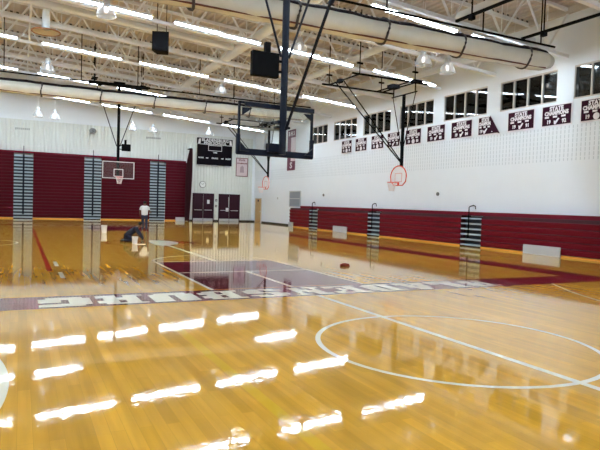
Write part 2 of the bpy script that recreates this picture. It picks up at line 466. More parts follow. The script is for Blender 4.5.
mark('corner_arc', [seg(12.3, 10.05, 12.0, 9.6, .06), seg(12.0, 9.6, 11.6, 9.0, .06), seg(11.6, 9.0, 11.27, 8.4, .06), seg(11.27, 8.4, 10.97, 7.75, .06), seg(10.97, 7.75, 10.8, 7.2, .06)], M['white_floor'], 2)
mark('thin_cross_line', [rect(-9, 3.5, 18.6, 18.66)], M['yellow_floor'], 2)

FONT = {
 'B': ["######.", ".##..##", ".##..##", ".#####.", ".##..##", ".##..##", "######."],
 'L': ["####...", ".##....", ".##....", ".##....", ".##..##", ".##..##", "#######"],
 'A': ["..###..", "..###..", ".##.##.", ".##.##.", ".#####.", ".##.##.", "###.###"],
 'D': ["######.", ".##..##", ".##..##", ".##..##", ".##..##", ".##..##", "######."],
 'E': ["#######", ".##..##", ".##.#..", ".####..", ".##.#..", ".##..##", "#######"],
 'N': ["###.###", ".###.#.", ".####..", ".####.#", ".#.###.", ".#.###.", "###.##."],
 'S': [".#####.", "##..###", "###....", ".#####.", "....###", "###..##", ".#####."],
 'U': ["###.###", ".##.##.", ".##.##.", ".##.##.", ".##.##.", ".##.##.", "..###.."],
 'R': ["######.", ".##..##", ".##..##", ".#####.", ".##.##.", ".##..##", "###..##"],
 'G': [".#####.", "##...##", "##.....", "##..###", "##...##", "##...##", ".#####."],
}
FONT['N'] = ["###.###", ".##..#.", ".###.#.", ".####.#", ".#.###.", ".#..##.", "###.##."]
FONT['N'][3] = ".#####."
FONT['B'] = FONT['D'] = None
FONT['B'] = ["######.", ".##.###", ".##.###", ".#####.", ".##.###", ".##.###", "######."]
FONT['D'] = ["######.", ".##.###", ".##.###", ".##.###", ".##.###", ".##.###", "######."]
FONT['U'] = ["###.###", "###.###", "###.###", "###.###", "###.###", "#######", ".#####."]
FONT['G'] = [".######", "#######", "###....", "###.###", "###.###", "#######", ".#####."]
FONT['R'] = ["######.", ".##.###", ".##.###", ".#####.", ".#####.", ".##.###", "###.###"]
FONT['L'] = ["####...", ".###...", ".###...", ".###...", ".###.##", ".######", "#######"]
FONT['A'] = ["..###..", "..###..", ".#####.", ".##.##.", ".#####.", "###.###", "###.###"]
FONT['S'] = [".#####.", "###.###", "###....", ".######", "....###", "###.###", ".#####."]
def word(name, x_start, dirx, y_top, diry, pitch, lw, lh, lvl):
    polys = []
    for i, ch in enumerate('BLADENSBURG'):
        x0 = x_start + dirx*pitch*i
        for r, row in enumerate(FONT[ch]):
            k = 0
            while k < 7:
                if row[k] == '#':
                    e = k
                    while e < 7 and row[e] == '#': e += 1
                    xa, xb = x0+dirx*lw*k/7, x0+dirx*lw*e/7
                    ya, yb = y_top-diry*lh*r/7, y_top-diry*lh*(r+1)/7
                    polys.append(rect(min(xa, xb), max(xa, xb), min(ya, yb), max(ya, yb)))
                    k = e
                else: k += 1
    return mark(name, polys, M['white_floor'], lvl)
word('baseline_lettering', 10.72, -1, 10.16, -1, .956, .86, .92, 2)
word('far_baseline_lettering', .6, 1, 40.25, 1, .95, .8, .9, 2)

# ================================================================ ROOF STEEL
def truss_proto():
    e = empty('roof_truss', 'white open-web roof truss crossing the gym from left to right', 'truss', (XR, 20.75, 8.45), group='roof trusses under the deck')
    def pt(x, dz): return (x-XR, 0, chord_z(x)-8.45+dz)
    MB().bar(pt(XL, 0), pt(XR, 0), .17, .14).build('bottom_chord', M['steel'], e)
    MB().bar(pt(XL, 1.93), pt(XR, 1.93), .14, .13).build('top_chord', M['steel'], e)
    n = 12; stp = (XR-XL)/n; web = None
    for k in range(n):
        x0 = XL+k*stp; xm = x0+stp/2; x1 = x0+stp
        for a, b in ((pt(x0, 1.9), pt(xm, 0)), (pt(xm, 0), pt(x1, 1.9))):
            MB().cyl(a, b, .05, n=6).build('web_member', M['steel'], e)
        MB().cyl(pt(xm, 0), pt(xm, 1.9), .022, n=5).build('web_member', M['steel'], e)
    return e
t0 = truss_proto()
tk = kids(t0)
ORD_T = ['nearest', 'second', 'third', 'fourth', 'fifth', 'sixth', 'seventh', 'eighth', 'ninth', 'tenth', 'eleventh']
t0['label'] = 'white open-web roof truss, fourth one counting from the camera'
for k in range(-3, 8):
    if k: 
        c = t0.copy(); COL.objects.link(c); c.location.y = 20.75+4.05*k; c['label'] = 'white open-web roof truss, %s one counting from the camera' % ORD_T[k+3]
        for ch in tk:
            d = ch.copy(); COL.objects.link(d); d.parent = c
# purlins directly under the deck
pz = deck_z(0)
def flute_shade_mat():  # dark stripes paint the shade inside the open deck flutes as colour
    m = bpy.data.materials.new('deck_flute_opening_shade'); m.use_nodes = True
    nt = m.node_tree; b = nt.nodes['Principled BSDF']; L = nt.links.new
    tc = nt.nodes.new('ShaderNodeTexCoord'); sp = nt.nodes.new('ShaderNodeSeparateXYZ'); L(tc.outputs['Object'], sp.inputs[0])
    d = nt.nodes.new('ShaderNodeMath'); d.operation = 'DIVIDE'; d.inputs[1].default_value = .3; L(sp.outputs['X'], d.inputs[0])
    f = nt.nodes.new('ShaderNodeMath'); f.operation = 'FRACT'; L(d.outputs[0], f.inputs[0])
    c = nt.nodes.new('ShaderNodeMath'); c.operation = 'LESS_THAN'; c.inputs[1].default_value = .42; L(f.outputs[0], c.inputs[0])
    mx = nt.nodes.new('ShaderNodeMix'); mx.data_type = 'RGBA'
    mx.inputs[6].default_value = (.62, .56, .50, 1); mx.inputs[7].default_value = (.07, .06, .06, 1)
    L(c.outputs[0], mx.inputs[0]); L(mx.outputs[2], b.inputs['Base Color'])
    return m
M['flute_shade'] = flute_shade_mat()
p0 = MB().bar((XL-XR, 0, SL*(XR-XL)), (0, 0, 0), .09, .16).build('purlin', M['steel'])
p0.location = (XR, 22.78, deck_z(XR)-.22); tag(p0, 'white purlin under the ribbed deck, behind the fourth roof truss', 'purlin', 'purlins between the trusses')
q0 = MB().bar((XL-XR, 0, SL*(XR-XL)+.12), (0, 0, .12), .05, .10).build('flute_shade_strip', M['flute_shade'], p0)
for k in range(-3, 8):
    if k:
        c = p0.copy(); COL.objects.link(c); c.location.y = 22.78+4.05*k; c['label'] = 'white purlin under the ribbed deck, just behind the %s roof truss from the camera' % ORD_T[k+3]
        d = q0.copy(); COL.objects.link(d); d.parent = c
# cross bracing struts between trusses (running front to back)
def braces():
    for x, nm in ((.35, 'leftmost'), (5.25, 'second from left'), (11.5, 'third from left'), (16.6, 'rightmost')):
        for k in range(0, 7):
            y0 = 20.75+4.05*k
            o = MB().cyl((x, y0+.07, chord_z(x)+.08), (x, y0+3.98, chord_z(x)+1.85), .03, n=5).cyl((x, y0+.07, chord_z(x)+1.85), (x, y0+3.98, chord_z(x)+.08), .03, n=5).build('cross_brace', M['steel'])
            tag(o, 'white crossed brace, %s line, just behind %s roof truss' % (nm, ORD_T[k+3]), 'brace', 'crossed braces between the trusses')
braces()

# ducts
def duct_y(x, z, y0, y1, r, label, sect=2.4):
    e = empty('duct', label, 'duct', (x, y0, z))
    s = MB(); s.tube([(0, 0, 0), (0, y1-y0, 0)], r, n=18); s.build('duct_tube', M['duct'], e, smooth=False)
    yy = 1.0
    while yy < y1-y0:
        MB().tube([(0, yy-.03, 0), (0, yy+.03, 0)], r+.025, n=18).build('duct_collar', M['duct'], e)
        yy += 4.05
duct_y(10.07, 9.78, 9, 42.5, .23, 'long white round duct running away above the near backboard')
duct_y(15.12, 9.3, 14.6, 34.5, .16, 'white round duct above the side hoop frame, second from the right wall')
duct_y(18.9, 8.88, 16.9, 34.5, .15, 'white round duct nearest the banner wall')
e = empty('duct', 'white round cross duct above the dish shaped vent', 'duct', (-9.6, 27.0, 0))
MB().tube([(0, 0, chord_z(-9.6)+.34), (19.0, 0, chord_z(9.4)+.34)], .16, n=18).build('duct_tube', M['duct'], e)
for k in range(1, 6):
    x = k*3.2; z = chord_z(-9.6+x)+.34
    MB().tube([(x-.03, 0, z), (x+.03, 0, z)], .18, n=18).build('duct_collar', M['duct'], e)
e = empty('ceiling_vent', 'white round drop vent with a tan dish rim', 'vent', (.92, 27.0, 8.95))
MB().lathe([(.17, .08), (.17, .5), (.15, .7), (.15, .9)], n=20).build('drop_duct', M['duct'], e, smooth=True)
MB().lathe([(.17, .10), (.55, .0), (.58, -.03), (.54, -.03), (.17, .07)], n=24).build('dish_plate', M['frame'], e, smooth=True)
MB().tube([(.57*math.cos(2*PI*k/24), .57*math.sin(2*PI*k/24), -.02) for k in range(24)], .035, n=6, closed=True).build('dish_rim', M['rust'], e)

# ================================================================ LAMPS
ORD = ['first', 'second', 'third', 'fourth', 'fifth', 'sixth', 'seventh', 'eighth', 'ninth', 'tenth', 'eleventh', 'twelfth']
def fixture_proto():
    e = empty('strip_light', 'lit fluorescent strip light hung in a long ceiling row', 'light', group='fluorescent strip lights under the roof')
    MB().box((0, 0, .06), (1.92, .10, .07)).build('housing', M['fixture'], e)
    s = MB(); s.prism([(-.96, -.06, .03), (-.96, -.155, -.035), (-.96, -.15, -.05), (-.96, 0, .02), (-.96, .15, -.05), (-.96, .155, -.035), (-.96, .06, .03)], (1.92, 0, 0))
    s.build('reflector', M['fixture'], e)
    for sy in (-.05, .05):
        MB().cyl((-.93, sy, -.045), (.93, sy, -.045), .042, n=8).build('tube', M['tube'], e)
    for sx in (-.7, .7):
        MB().cyl((sx, 0, .09), (sx, 0, 2.25), .008, n=4).build('hanger_rod', M['steel'], e)
    return e
fx = fixture_proto(); fk = kids(fx)
first = True
for row, y in enumerate((.2, 8.6, 16.95, 23.75, 31.6, 39.4, 47.2)):
    for ci, cx in enumerate((-7.6, -2.15, 2.85, 7.65, 12.5, 17.6)):
        for hx in (-.98, .98):
            x = cx+hx
            if row == 2 and ci == 4: x += .45
            loc = (x, y+(.06 if hx > 0 else 0), chord_z(x)-.16)
            lab = 'lit ceiling strip light, %s row, %s run from left, %s half' % (ORD[row], ORD[ci], 'left' if hx < 0 else 'right')
            if first: c = fx; first = False
            else:
                c = fx.copy(); COL.objects.link(c)
                for ch in fk:
                    d = ch.copy(); COL.objects.link(d); d.parent = c
            c.location = loc; c.rotation_euler = (0, ROLL_A, 0); c['label'] = lab

def dome_proto():
    e = empty('dome_lamp', 'clear bell shaped dome lamp hanging among the roof steel', 'light', group='bell shaped dome lamps')
    MB().lathe([(.28, -.30), (.27, -.2), (.21, -.03), (.1, .08)], n=18).build('glass_bell', M['lens'], e, smooth=True)
    MB().lathe([(0, -.02), (.09, -.02), (.11, .08), (.09, .24), (0, .24)], n=12).build('ballast_cap', M['grey'], e)
    MB().lathe([(0, -.2), (.05, -.16), (.05, -.06), (0, -.02)], n=8).build('bulb', M['bulb'], e)
    return e
dm = dome_proto(); dk = kids(dm)
DL = ['at the top left, nearest the camera', 'below the dish shaped vent', 'just right of the near hoop mast', 'left of the near hoop mast, above the far curtain', 'on the far left below the curtain, left one', 'on the far left below the curtain, right one',
      'right of the far hoop mast, left one', 'right of the far hoop mast, right one', 'above the scoreboard', 'under the near curtain, left one near the windows', 'under the near curtain, right one near the windows']
for i, (x, y, z) in enumerate([(2.9, 23.2, 9.25), (1.25, 33.6, 8.95), (10.9, 22.5, 8.85), (10.9, 33.3, 8.85), (1.15, 47.8, 8.3), (2.35, 47.9, 8.25), (8.3, 48.5, 7.95), (10.0, 48.5, 7.95), (14.6, 47.5, 7.95), (15.8, 20.1, 8.5), (17.5, 20.5, 8.45)]):
    if i == 0: c = dm
    else:
        c = dm.copy(); COL.objects.link(c)
        for ch in dk:
            d = ch.copy(); COL.objects.link(d); d.parent = c
    c.location = (x, y, z); c.scale = (1.3, 1.3, 1.3); c['label'] = 'clear bell shaped dome lamp ' + DL[i]
    MB().cyl((0, 0, .24), (0, 0, (deck_z(x)-z+.02)/1.3), .01, n=5).build('stem', M['steel'], c)

# loudspeaker near the ceiling
e = empty('loudspeaker', 'black boxy loudspeaker hung high above the court', 'loudspeaker', (5.5, 25.3, 8.75), (0, 0, math.radians(-22)))
MB().prism([(-.36, -.30, -.42), (.36, -.30, -.42), (.25, .35, -.42), (-.25, .35, -.42)], (0, 0, .84)).build('cabinet', M['black'], e)
MB().box((0, -.315, 0), (.66, .03, .76), bev=.01).build('grille', mat('black_grille', (.006, .006, .008), .9, spec=.1), e)
MB().cyl((-.2, 0, .42), (-.2, 0, deck_z(5.5)-8.75+.04), .015).cyl((.2, 0, .42), (.2, 0, deck_z(5.5)-8.75+.04), .015).build('hanger', M['black'], e)

# ================================================================ ROLLED CURTAINS
def roll(x0, x1, y, z, r, sag, label, straps, ytop, hangs):
    e = empty('rolled_divider_curtain', label, 'curtain', (x0, y, z))
    L_ = x1-x0; N = 60; pts = []; rad = []
    for i in range(N+1):
        t = i/N; x = L_*t
        zz = -sag*4*t*(1-t)
        rr = r*(1+.05*math.sin(x*2.1)+.03*math.sin(x*5.3))
        edge = min(t, 1-t)*L_
        if edge < .5: rr *= .62+.38*math.sqrt(max(0, edge/.5))
        pts.append((x, 0, zz)); rad.append(rr)
    s = MB(); s.tube(pts, rad, n=20)
    s.build('curtain_roll', M['cream'], e, smooth=True)
    # dark mesh edge lying along the top of the roll
    s = MB(); strips = []
    for i in range(1, N):
        x, _, zz = pts[i]; rr = rad[i]+.02
        strips.append([(x, -math.cos(a_)*rr, zz+math.sin(a_)*rr) for a_ in [math.radians(33+q*17) for q in range(6)]])
    for A, B in zip(strips, strips[1:]):
        for q in range(5): s.poly([A[q], A[q+1], B[q+1], B[q]])
    bmesh.ops.remove_doubles(s.bm, verts=s.bm.verts, dist=.001)
    o = s.build('mesh_band', M['mesh_band'], e)
    mm = o.modifiers.new('s', 'SOLIDIFY'); mm.thickness = .015
    MB().tube([(p[0], -r*.55, p[2]-r*.83) for p in pts[1:-1]], .03, n=6).build('hem_cord', M['brown'], e)
    MB().tube([(-.3, 0, .64), (L_+.25, 0, .64)], .045, n=8).build('support_pipe', M['black'], e)
    for sx in straps:
        x = sx-x0; t = x/L_; zz = -sag*4*t*(1-t)
        lp = []
        for k in range(19):
            a = PI*2*k/18
            lp.append((x+.04*math.sin(3*a), math.cos(a)*(r*1.06), zz+math.sin(a)*(r*1.06)))
        MB().tube(lp[:-1], .045, n=6, closed=True).build('strap', M['strap'], e)
    for sx in hangs:
        x = sx-x0
        MB().cyl((x, 0, .64), (x, 0, deck_z(sx)-z+.02), .028, n=6).build('hanger_rod', M['black'], e)
    return e
roll(-9.5, 19.25, 16.35, 7.95, .40, .12, 'cream rolled divider curtain crossing nearest the camera', [1.0, 4.4, 7.7, 11.05, 14.4, 17.75], 8.6, [-5, -1, 3, 7, 11.2, 15.6, 18.7])
roll(-9.5, 18.4, 36.4, 8.2, .39, .14, 'cream rolled divider curtain crossing behind the far backboard frame', [-2.2, 1.03, 4.3, 7.5, 10.8, 13.9], 8.6, [-4.8, -.9, 3.2, 6.5, 10.45, 12.8, 16.5])

# track pipes along y near the top right
for x, y0, y1, lb in ((17.75, 9.5, 16.45, 'black ceiling rail running to the upper right corner'), (14.15, 9.5, 16.2, 'black ceiling rail left of the longer corner rail')):
    e = empty('ceiling_rail', lb, 'rail', (x, y0, 8.68))
    MB().box((0, (y1-y0)/2, 0), (.09, y1-y0, .09)).build('rail_beam', M['black'], e)
    for yy in (4.6-1.4, 5.9):
        MB().cyl((0, yy, .04), (0, yy, deck_z(x)-8.68+.02), .03, n=6).box((0, yy, -.1), (.16, .2, .14)).build('hanger_rod', M['black'], e)

# ================================================================ BASKETBALL HOOPS
def rim_net(e, cx, cy, z, outy, net=True, r=.23):
    """rim at (cx,cy) attached towards outy direction vector"""
    pts = [(cx+r*math.cos(2*PI*k/24), cy+r*math.sin(2*PI*k/24), z) for k in range(24)]
    rm = MB().tube(pts, .014, n=6, closed=True)
    dx, dy = outy
    rm.bar((cx+dx*r, cy+dy*r, z-.01), (cx+dx*.42, cy+dy*.42, z-.01), .14, .03)
    rm.box((cx+dx*.41, cy+dy*.41, z-.06), (.16 if dx == 0 else .03, .16 if dy == 0 else .03, .16))
    o = rm.build('rim', M['rim'], e)
    if net:
        nb = MB(); n = 12
        lv = [(1.0, 0), (.86, -.12), (.72, -.24), (.6, -.34), (.55, -.44)]
        for li in range(4):
            (ra, za), (rb, zb) = lv[li], lv[li+1]
            for k in range(n):
                a0 = 2*PI*(k+.5*(li % 2))/n
                for sgn in (-.5, .5):
                    a1 = a0+sgn*2*PI/n
                    nb.cyl((cx+r*ra*math.cos(a0), cy+r*ra*math.sin(a0), z+za), (cx+r*rb*math.cos(a1), cy+r*rb*math.sin(a1), z+zb), .008, n=4, caps=False)
        nb.build('net', M['net'], o)
    return o

def main_hoop(name_label, loc, face, board_w, board_z0, board_z1, mast_dy, top_z, navy=True, clock_side=-1, clock_z=4.9, net=False, fold=.84):
    """hoop faces +y (face=1) or -y (face=-1); loc=(x, y of board)"""
    e = empty('basketball_hoop', name_label, 'basketball hoop', (loc[0], loc[1], 0))
    f = face; z0, z1 = board_z0, board_z1; w2 = board_w/2; my = -f*mast_dy
    gl = MB().box((0, 0, (z0+z1)/2), (board_w-.06, .012, z1-z0-.06)).build('glass_board', M['glass'], e)
    fm = M['navy'] if navy else M['white']
    fr = MB(); t = .05 if navy else .045
    fr.bb(-w2, w2, -.03, .03, z1-t, z1).bb(-w2, w2, -.03, .03, z0, z0+t).bb(-w2, -w2+t, -.03, .03, z0, z1).bb(w2-t, w2, -.03, .03, z0, z1)
    fr.build('board_frame', fm, gl)
    if navy:
        pd = MB().bb(-w2-.02, w2+.02, -.05, .05, z0-.06, z0+.09, bev=.02).bb(-w2-.03, -w2+.06, -.05, .05, z0-.04, z0+.42, bev=.02).bb(w2-.06, w2+.03, -.05, .05, z0-.04, z0+.42, bev=.02)
        pd.build('edge_padding', M['pad'], gl)
        # rear steel frame behind the board
        rf = MB(); yb = -f*.14
        rf.bar((-w2+.12, yb, z1-.08), (w2-.06, yb, z1-.08), .10, .10)
        for sx in (-1, 1):
            rf.prism([(sx*(w2-.06), yb, z1-.16), (sx*(w2-.3), yb, z1-.16), (sx*(w2-.06), yb, z1-.34)], (0, .06, 0))
            rf.prism([(sx*(w2-.03), yb, z0+.02), (sx*(w2-.25), yb, z0+.02), (sx*(w2-.03), yb, z0+.2)], (0, .06, 0))
        rf.box((-.08, yb*.6, z0+.14), (.36, .16, .2)).box((0, my*.85, z0+.72), (.3, .2, .07)).box((0, my*.85, z0+.60), (.34, .2, .05))
        rf.build('rear_frame', M['navy'], e)
    # target square
    tq = MB(); a = .30; zb = z0+.12
    yt = f*.012
    lw = .05
    tq.bb(-a, a, yt-.004, yt+.004, zb, zb+lw).bb(-a, a, yt-.004, yt+.004, zb+.45, zb+.45+lw).bb(-a, -a+lw, yt-.004, yt+.004, zb, zb+.45).bb(a-lw, a, yt-.004, yt+.004, zb, zb+.45)
    tq.build('target_square', M['white'], gl)
    rim_net(e, 0, f*.40, z0+.10, (0, -f), net)
    ms = MB()
    ms.cyl((0, my, z0-.03), (0, my, top_z), (.085 if navy else .09), n=14)
    ms.build('mast', M['navy'] if navy else M['black'], e, smooth=False)
    for sx in (-1, 1):
        MB().cyl((sx*.10, my, 5.25), (sx*(.10+(top_z-5.25)*.34), my, top_z), .028, n=8).build('side_brace', M['navy'], e)
    # long folding brace back towards the ceiling
    k = (top_z-z0-.5)
    MB().cyl((.03, my-f*.1, z0+.55), (.06, my-f*(k*fold), top_z), .035, n=8).cyl((.03+.001, my-f*.1-f*fold*k*.42, z0+.55+k*.42), (.06, my-f*.1-f*fold*k*.44, z0+.55+k*.44), .055, n=8).build('folding_brace', M['navy'], e)
    # top frame
    tf = MB()
    y_a, y_b = my-f*.3, my-f*(k*fold)-f*.2
    for yy in (my, y_b): tf.bar((-1.85, yy, top_z), (1.95, yy, top_z), .1, .1)
    tf.bar((-1.5, my, top_z+.02), (-1.5, y_b, top_z+.02), .08, .08).bar((1.5, my, top_z+.02), (1.5, y_b, top_z+.02), .08, .08)
    tf.box((0, my, top_z), (.7, .3, .26)).box((-1.2, my, top_z-.12), (.25, .2, .2)).box((1.2, my, top_z-.12), (.4, .2, .2))
    tf.build('top_frame', M['black'], e)
    for sx in (-1.5, 1.5):
        for yy in (my, y_b):
            MB().cyl((sx, yy, top_z), (sx, yy, deck_z(loc[0]+sx)+.02), .03, n=6).box((sx, yy, chord_z(loc[0]+sx)-.05), (.35, .12, .08)).build('hanger_rod', M['black'], e)
    # shot clock
    cs = clock_side
    cb = MB().box((cs*.50, my, clock_z), (.66 if navy else .56, .16, .56 if navy else .45), bev=.015)
    cb.box((cs*.12, my, clock_z+.12), (.3, .05, .05)).box((cs*.12, my, clock_z-.12), (.3, .05, .05))
    cb = cb.build('shot_clock', M['black'], e)
    MB().box((cs*.45, my, clock_z+.36), (.13, .13, .3), bev=.01).build('horn', M['black'], cb)
    return e
main_hoop('large navy framed glass backboard seen from behind, nearest the camera', (5.50, 12.5), 1, 1.96, 3.02, 4.2, .38, 9.0, True, -1, 5.02)
main_hoop('glass backboard with orange rim in front of the folded maroon bleachers', (5.68, 38.0), -1, 1.98, 3.15, 4.25, .3, 9.25, False, 1, 5.2, net=True, fold=.06)

def side_hoop(loc, label, mast_top=7.55, dz=0):
    e = empty('basketball_hoop', label, 'basketball hoop', (loc[0], loc[1], 0))
    # fan board facing -x
    N = 16; out = []
    zc = 3.40; hw = .66
    for k in range(N+1):
        a = PI*k/N
        out.append((0, hw*math.cos(a), zc+.55*math.sin(a)))
    out += [(0, -hw*.93, zc-.25), (0, -hw*.55, zc-.44), (0, hw*.55, zc-.44), (0, hw*.93, zc-.25)]
    bd = MB().prism([(p[0]-.02, p[1], p[2]) for p in out], (.04, 0, 0)).build('fan_board', M['white_board'], e)
    MB().tube([(-.03, p[1], p[2]) for p in out], .028, n=6, closed=True).build('board_outline', M['rim'], bd)
    tq = MB(); zb = 3.13
    tq.bb(-.032, -.022, -.3, .3, zb, zb+.035).bb(-.032, -.022, -.3, .3, zb+.42, zb+.455).bb(-.032, -.022, -.3, -.265, zb, zb+.455).bb(-.032, -.022, .265, .3, zb, zb+.455)
    tq.build('target_square', mat('pale_red_paint', (.8, .45, .42), .5), bd)
    rim_net(e, -.42, 0, 3.10, (1, 0), True)
    MB().cyl((.14, 0, 3.45), (.14, 0, mast_top), .085, n=12).box((.08, 0, 3.5), (.14, .4, .5)).build('mast', M['black'], e)
    for sy in (-1, 1):
        MB().cyl((.14, 0, 4.6), (.14, sy*.95, mast_top), .022, n=6).build('side_brace', M['black'], e)
    MB().bar((.14, -1.05, mast_top), (.14, 1.05, mast_top), .05, .05).build('cross_bar', M['black'], e)
    for sy in (-.12, .12):
        MB().cyl((.1, sy*.4, 4.15), (-3.1, sy*3+.9, 7.95), .032, n=6).build('folding_brace', M['black'], e)
    # platform frame below the trusses
    tf = MB(); z = 8.0
    for yy in (-.9, 2.0): tf.bar((-3.5, yy, z), (.9, yy, z), .08, .08)
    for xx in (-3.1, -.2, .14): tf.bar((xx, -.9, z), (xx, 2.0, z), .06, .06)
    tf.box((-.1, .6, z+.02), (.45, .5, .2)).box((.2, -.9, z+.06), (.5, .3, .12)).box((-3.1, .9, z), (.2, .3, .18))
    tf.bar((.14, -.9, z), (.14, -.9, mast_top), .05, .05).bar((.14, .9, z), (.14, .9, mast_top), .05, .05)
    tf.build('top_frame', M['black'], e)
    for xx in (-3.1, .1):
        for yy in (-.9, 2.0):
            zt = deck_z(loc[0]+xx)+.02
            MB().cyl((xx, yy, z), (xx, yy, zt), .025, n=6).box((xx, yy, z+.5), (.3, .1, .07)).build('hanger_rod', M['black'], e)
    return e
side_hoop((17.2, 23.5), 'white fan shaped backboard with orange rim in front of the banners')
side_hoop((17.2, 40.75), 'small fan shaped backboard hanging near the far double doors', 7.9)

# ================================================================ BLEACHERS
def handrail(e, p, dirv, h):
    """loop handrail"""
    x, y, z = p
    dx, dy = dirv
    MB().tube([(x, y, z), (x, y, z+h-.05), (x+dx*.05, y+dy*.05, z+h), (x+dx*.30, y+dy*.30, z+h+.06), (x+dx*.42, y+dy*.42, z+h+.02), (x+dx*.45, y+dy*.45, z+h-.12)], .028, n=6).build('handrail', M['black'], e)

# right side bleachers: face x=20.0, height 1.62, from y=-2 to 42.2
def bleachers_right():
    e = empty('folded_bleachers', 'low maroon folded bleachers along the banner wall', 'bleachers', (20.0, 42.2, 0))
    X = lambda x: x-20.0
    Y = lambda y: y-42.2
    aisles = [(37.25, 38.7), (29.1, 30.5), (20.5, 21.95), (11.9, 13.35)]
    edges = [42.2]
    for a, b in aisles: edges += [b, a]
    edges.append(1.0)
    rows = 5; z0 = .08; H = 1.34
    for i in range(0, len(edges), 2):
        ya, yb = edges[i+1], edges[i]
        s = MB(); s.bb(X(20.06), X(20.66), Y(ya), Y(yb), z0, 1.55)  # dark colour above the rows stands in for the shadow line under the rail
        s.build('bench_bank', M['maroon_dark'], e)
        for r in range(rows):
            zz = z0+r*H/rows; 
            b = MB()
            # each row: rounded nose board leaning out on top
            pr = [(X(20.06), 0, zz+.015), (X(20.015), 0, zz+.03), (X(19.985), 0, zz+.18), (X(19.96), 0, zz+.215), (X(19.965), 0, zz+.25), (X(20.0), 0, zz+.262), (X(20.06), 0, zz+.262)]
            b.prism([(p[0], Y(ya), p[2]) for p in pr], (0, yb-ya, 0))
            b.build('bench_row', M['maroon'], e)
        MB().bb(X(19.97), X(20.06), Y(ya), Y(yb), 0.0, .075).build('kick_board', M['kick'], e)
    # back rail on the top
    MB().bb(X(20.16), X(20.62), Y(1), Y(40.6), 1.555, 1.74, bev=.02).build('top_back_rail', M['maroon'], e)
    MB().bb(X(20.07), X(20.155), Y(1), Y(40.6), 1.55, 1.565, bev=.005).build('top_seat', M['maroon_dark'], e)
    for a, b in aisles:
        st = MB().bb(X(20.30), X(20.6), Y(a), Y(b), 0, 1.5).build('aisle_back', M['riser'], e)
        for r in range(6):
            zz = .06+r*.262
            MB().bb(X(20.0), X(20.34), Y(a)+.01, Y(b)-.01, zz, zz+.075).build('aisle_step', M['tread'], e)
        MB().bb(X(20.0), X(20.34), Y(a), Y(a)+.03, 0, 1.5).build('aisle_side', M['maroon_dark'], e)
        MB().bb(X(20.0), X(20.34), Y(b)-.03, Y(b), 0, 1.5).build('aisle_side', M['maroon_dark'], e)
        ym = (a+b)/2+.1
        handrail(e, (X(19.93), Y(ym), .45), (0, -1), 1.55)
    for a, b, h in ((32.9, 34.75, .42), (15.95, 17.85, .40), (41.35, 42.15, .38)):
        MB().bb(X(19.88), X(19.955), Y(a), Y(b), .0, h, bev=.01).build('end_panel', M['grey'], e)
    return e
bleachers_right()

def bleachers_far():
    FY = 51.3; Ht = 5.36
    e = empty('folded_bleachers', 'tall maroon folded bleachers filling the far wall left of the doors', 'bleachers', (-9.6, FY, 0))
    X = lambda x: x+9.6
    aisles = [(-6.0, -4.6), (-.48, .95), (4.88, 6.28), (10.4, 11.8)]
    edges = [-9.6]
    for a, b in aisles: edges += [a, b]
    edges.append(13.71)
    rows = 20; z0 = .10; rh = (Ht-z0)/rows
    for i in range(0, len(edges), 2):
        xa, xb = edges[i], edges[i+1]
        MB().bb(X(xa), X(xb), .1, .7, z0, Ht).build('bench_bank', M['maroon_dark'], e)
        for r in range(rows):
            zz = z0+r*rh
            pr = [(.10, zz+.01), (.05, zz+.03), (.03, zz+rh*.7), (0, zz+rh*.8), (0, zz+rh*.95), (.03, zz+rh), (.10, zz+rh)]
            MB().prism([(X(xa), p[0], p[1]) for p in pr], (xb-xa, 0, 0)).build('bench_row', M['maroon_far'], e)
        MB().bb(X(xa), X(xb), 0, .1, 0, .09).build('kick_board', M['kick'], e)
    MB().bb(X(-9.6), X(13.71), .25, .62, Ht, Ht+.16, bev=.02).build('top_back_rail', M['maroon'], e)
    for a, b in aisles:
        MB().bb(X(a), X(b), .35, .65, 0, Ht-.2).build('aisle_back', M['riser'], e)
        for r in range(rows):
            zz = .06+r*rh
            MB().bb(X(a)+.01, X(b)-.01, .02, .37, zz, zz+.11).build('aisle_step', M['tread'], e)
        MB().box((X((a+b)/2), -.01, 2.8), (.13, .06, 4.9)).cyl((X((a+b)/2), .0, 5.3), (X((a+b)/2), 0, 5.92), .03, n=6).build('rail_post', M['navy'], e)
    MB().bb(X(12.75), X(13.64), -.1, -.02, .0, .34, bev=.01).build('end_panel', M['grey'], e)
    return e
bleachers_far()

# gathered curtain at the bleacher end
s = MB(); fy = 50.95; N = 14
rows_ = []
for z, x0, x1 in ((6.62, 13.86, 14.10), (5.6, 13.62, 14.12), (4.5, 13.50, 14.12), (2.6, 13.50, 14.06), (1.2, 13.50, 13.99), (.02, 13.52, 13.93)):
    rows_.append([(x0+(x1-x0)*k/N, fy+.10*(1 if k % 2 else -1), z) for k in range(N+1)])
for A, B in zip(rows_, rows_[1:]):
    for k in range(N): s.poly([A[k], A[k+1], B[k+1], B[k]])
bmesh.ops.remove_doubles(s.bm, verts=s.bm.verts, dist=.001)
e = empty('gathered_curtain', 'tall narrow dark maroon gathered curtain at the end of the tall bleachers', 'curtain', (0, 0, 0))
o = s.build('curtain_cloth', M['maroon_cloth'], e); mm = o.modifiers.new('s', 'SOLIDIFY'); mm.thickness = .02
tag(MB().bb(13.90, 14.08, fy-.1, YF-.02, 6.62, 6.68).build('curtain_bracket', M['black']), 'short black wall bracket holding the top of the gathered curtain', 'bracket')

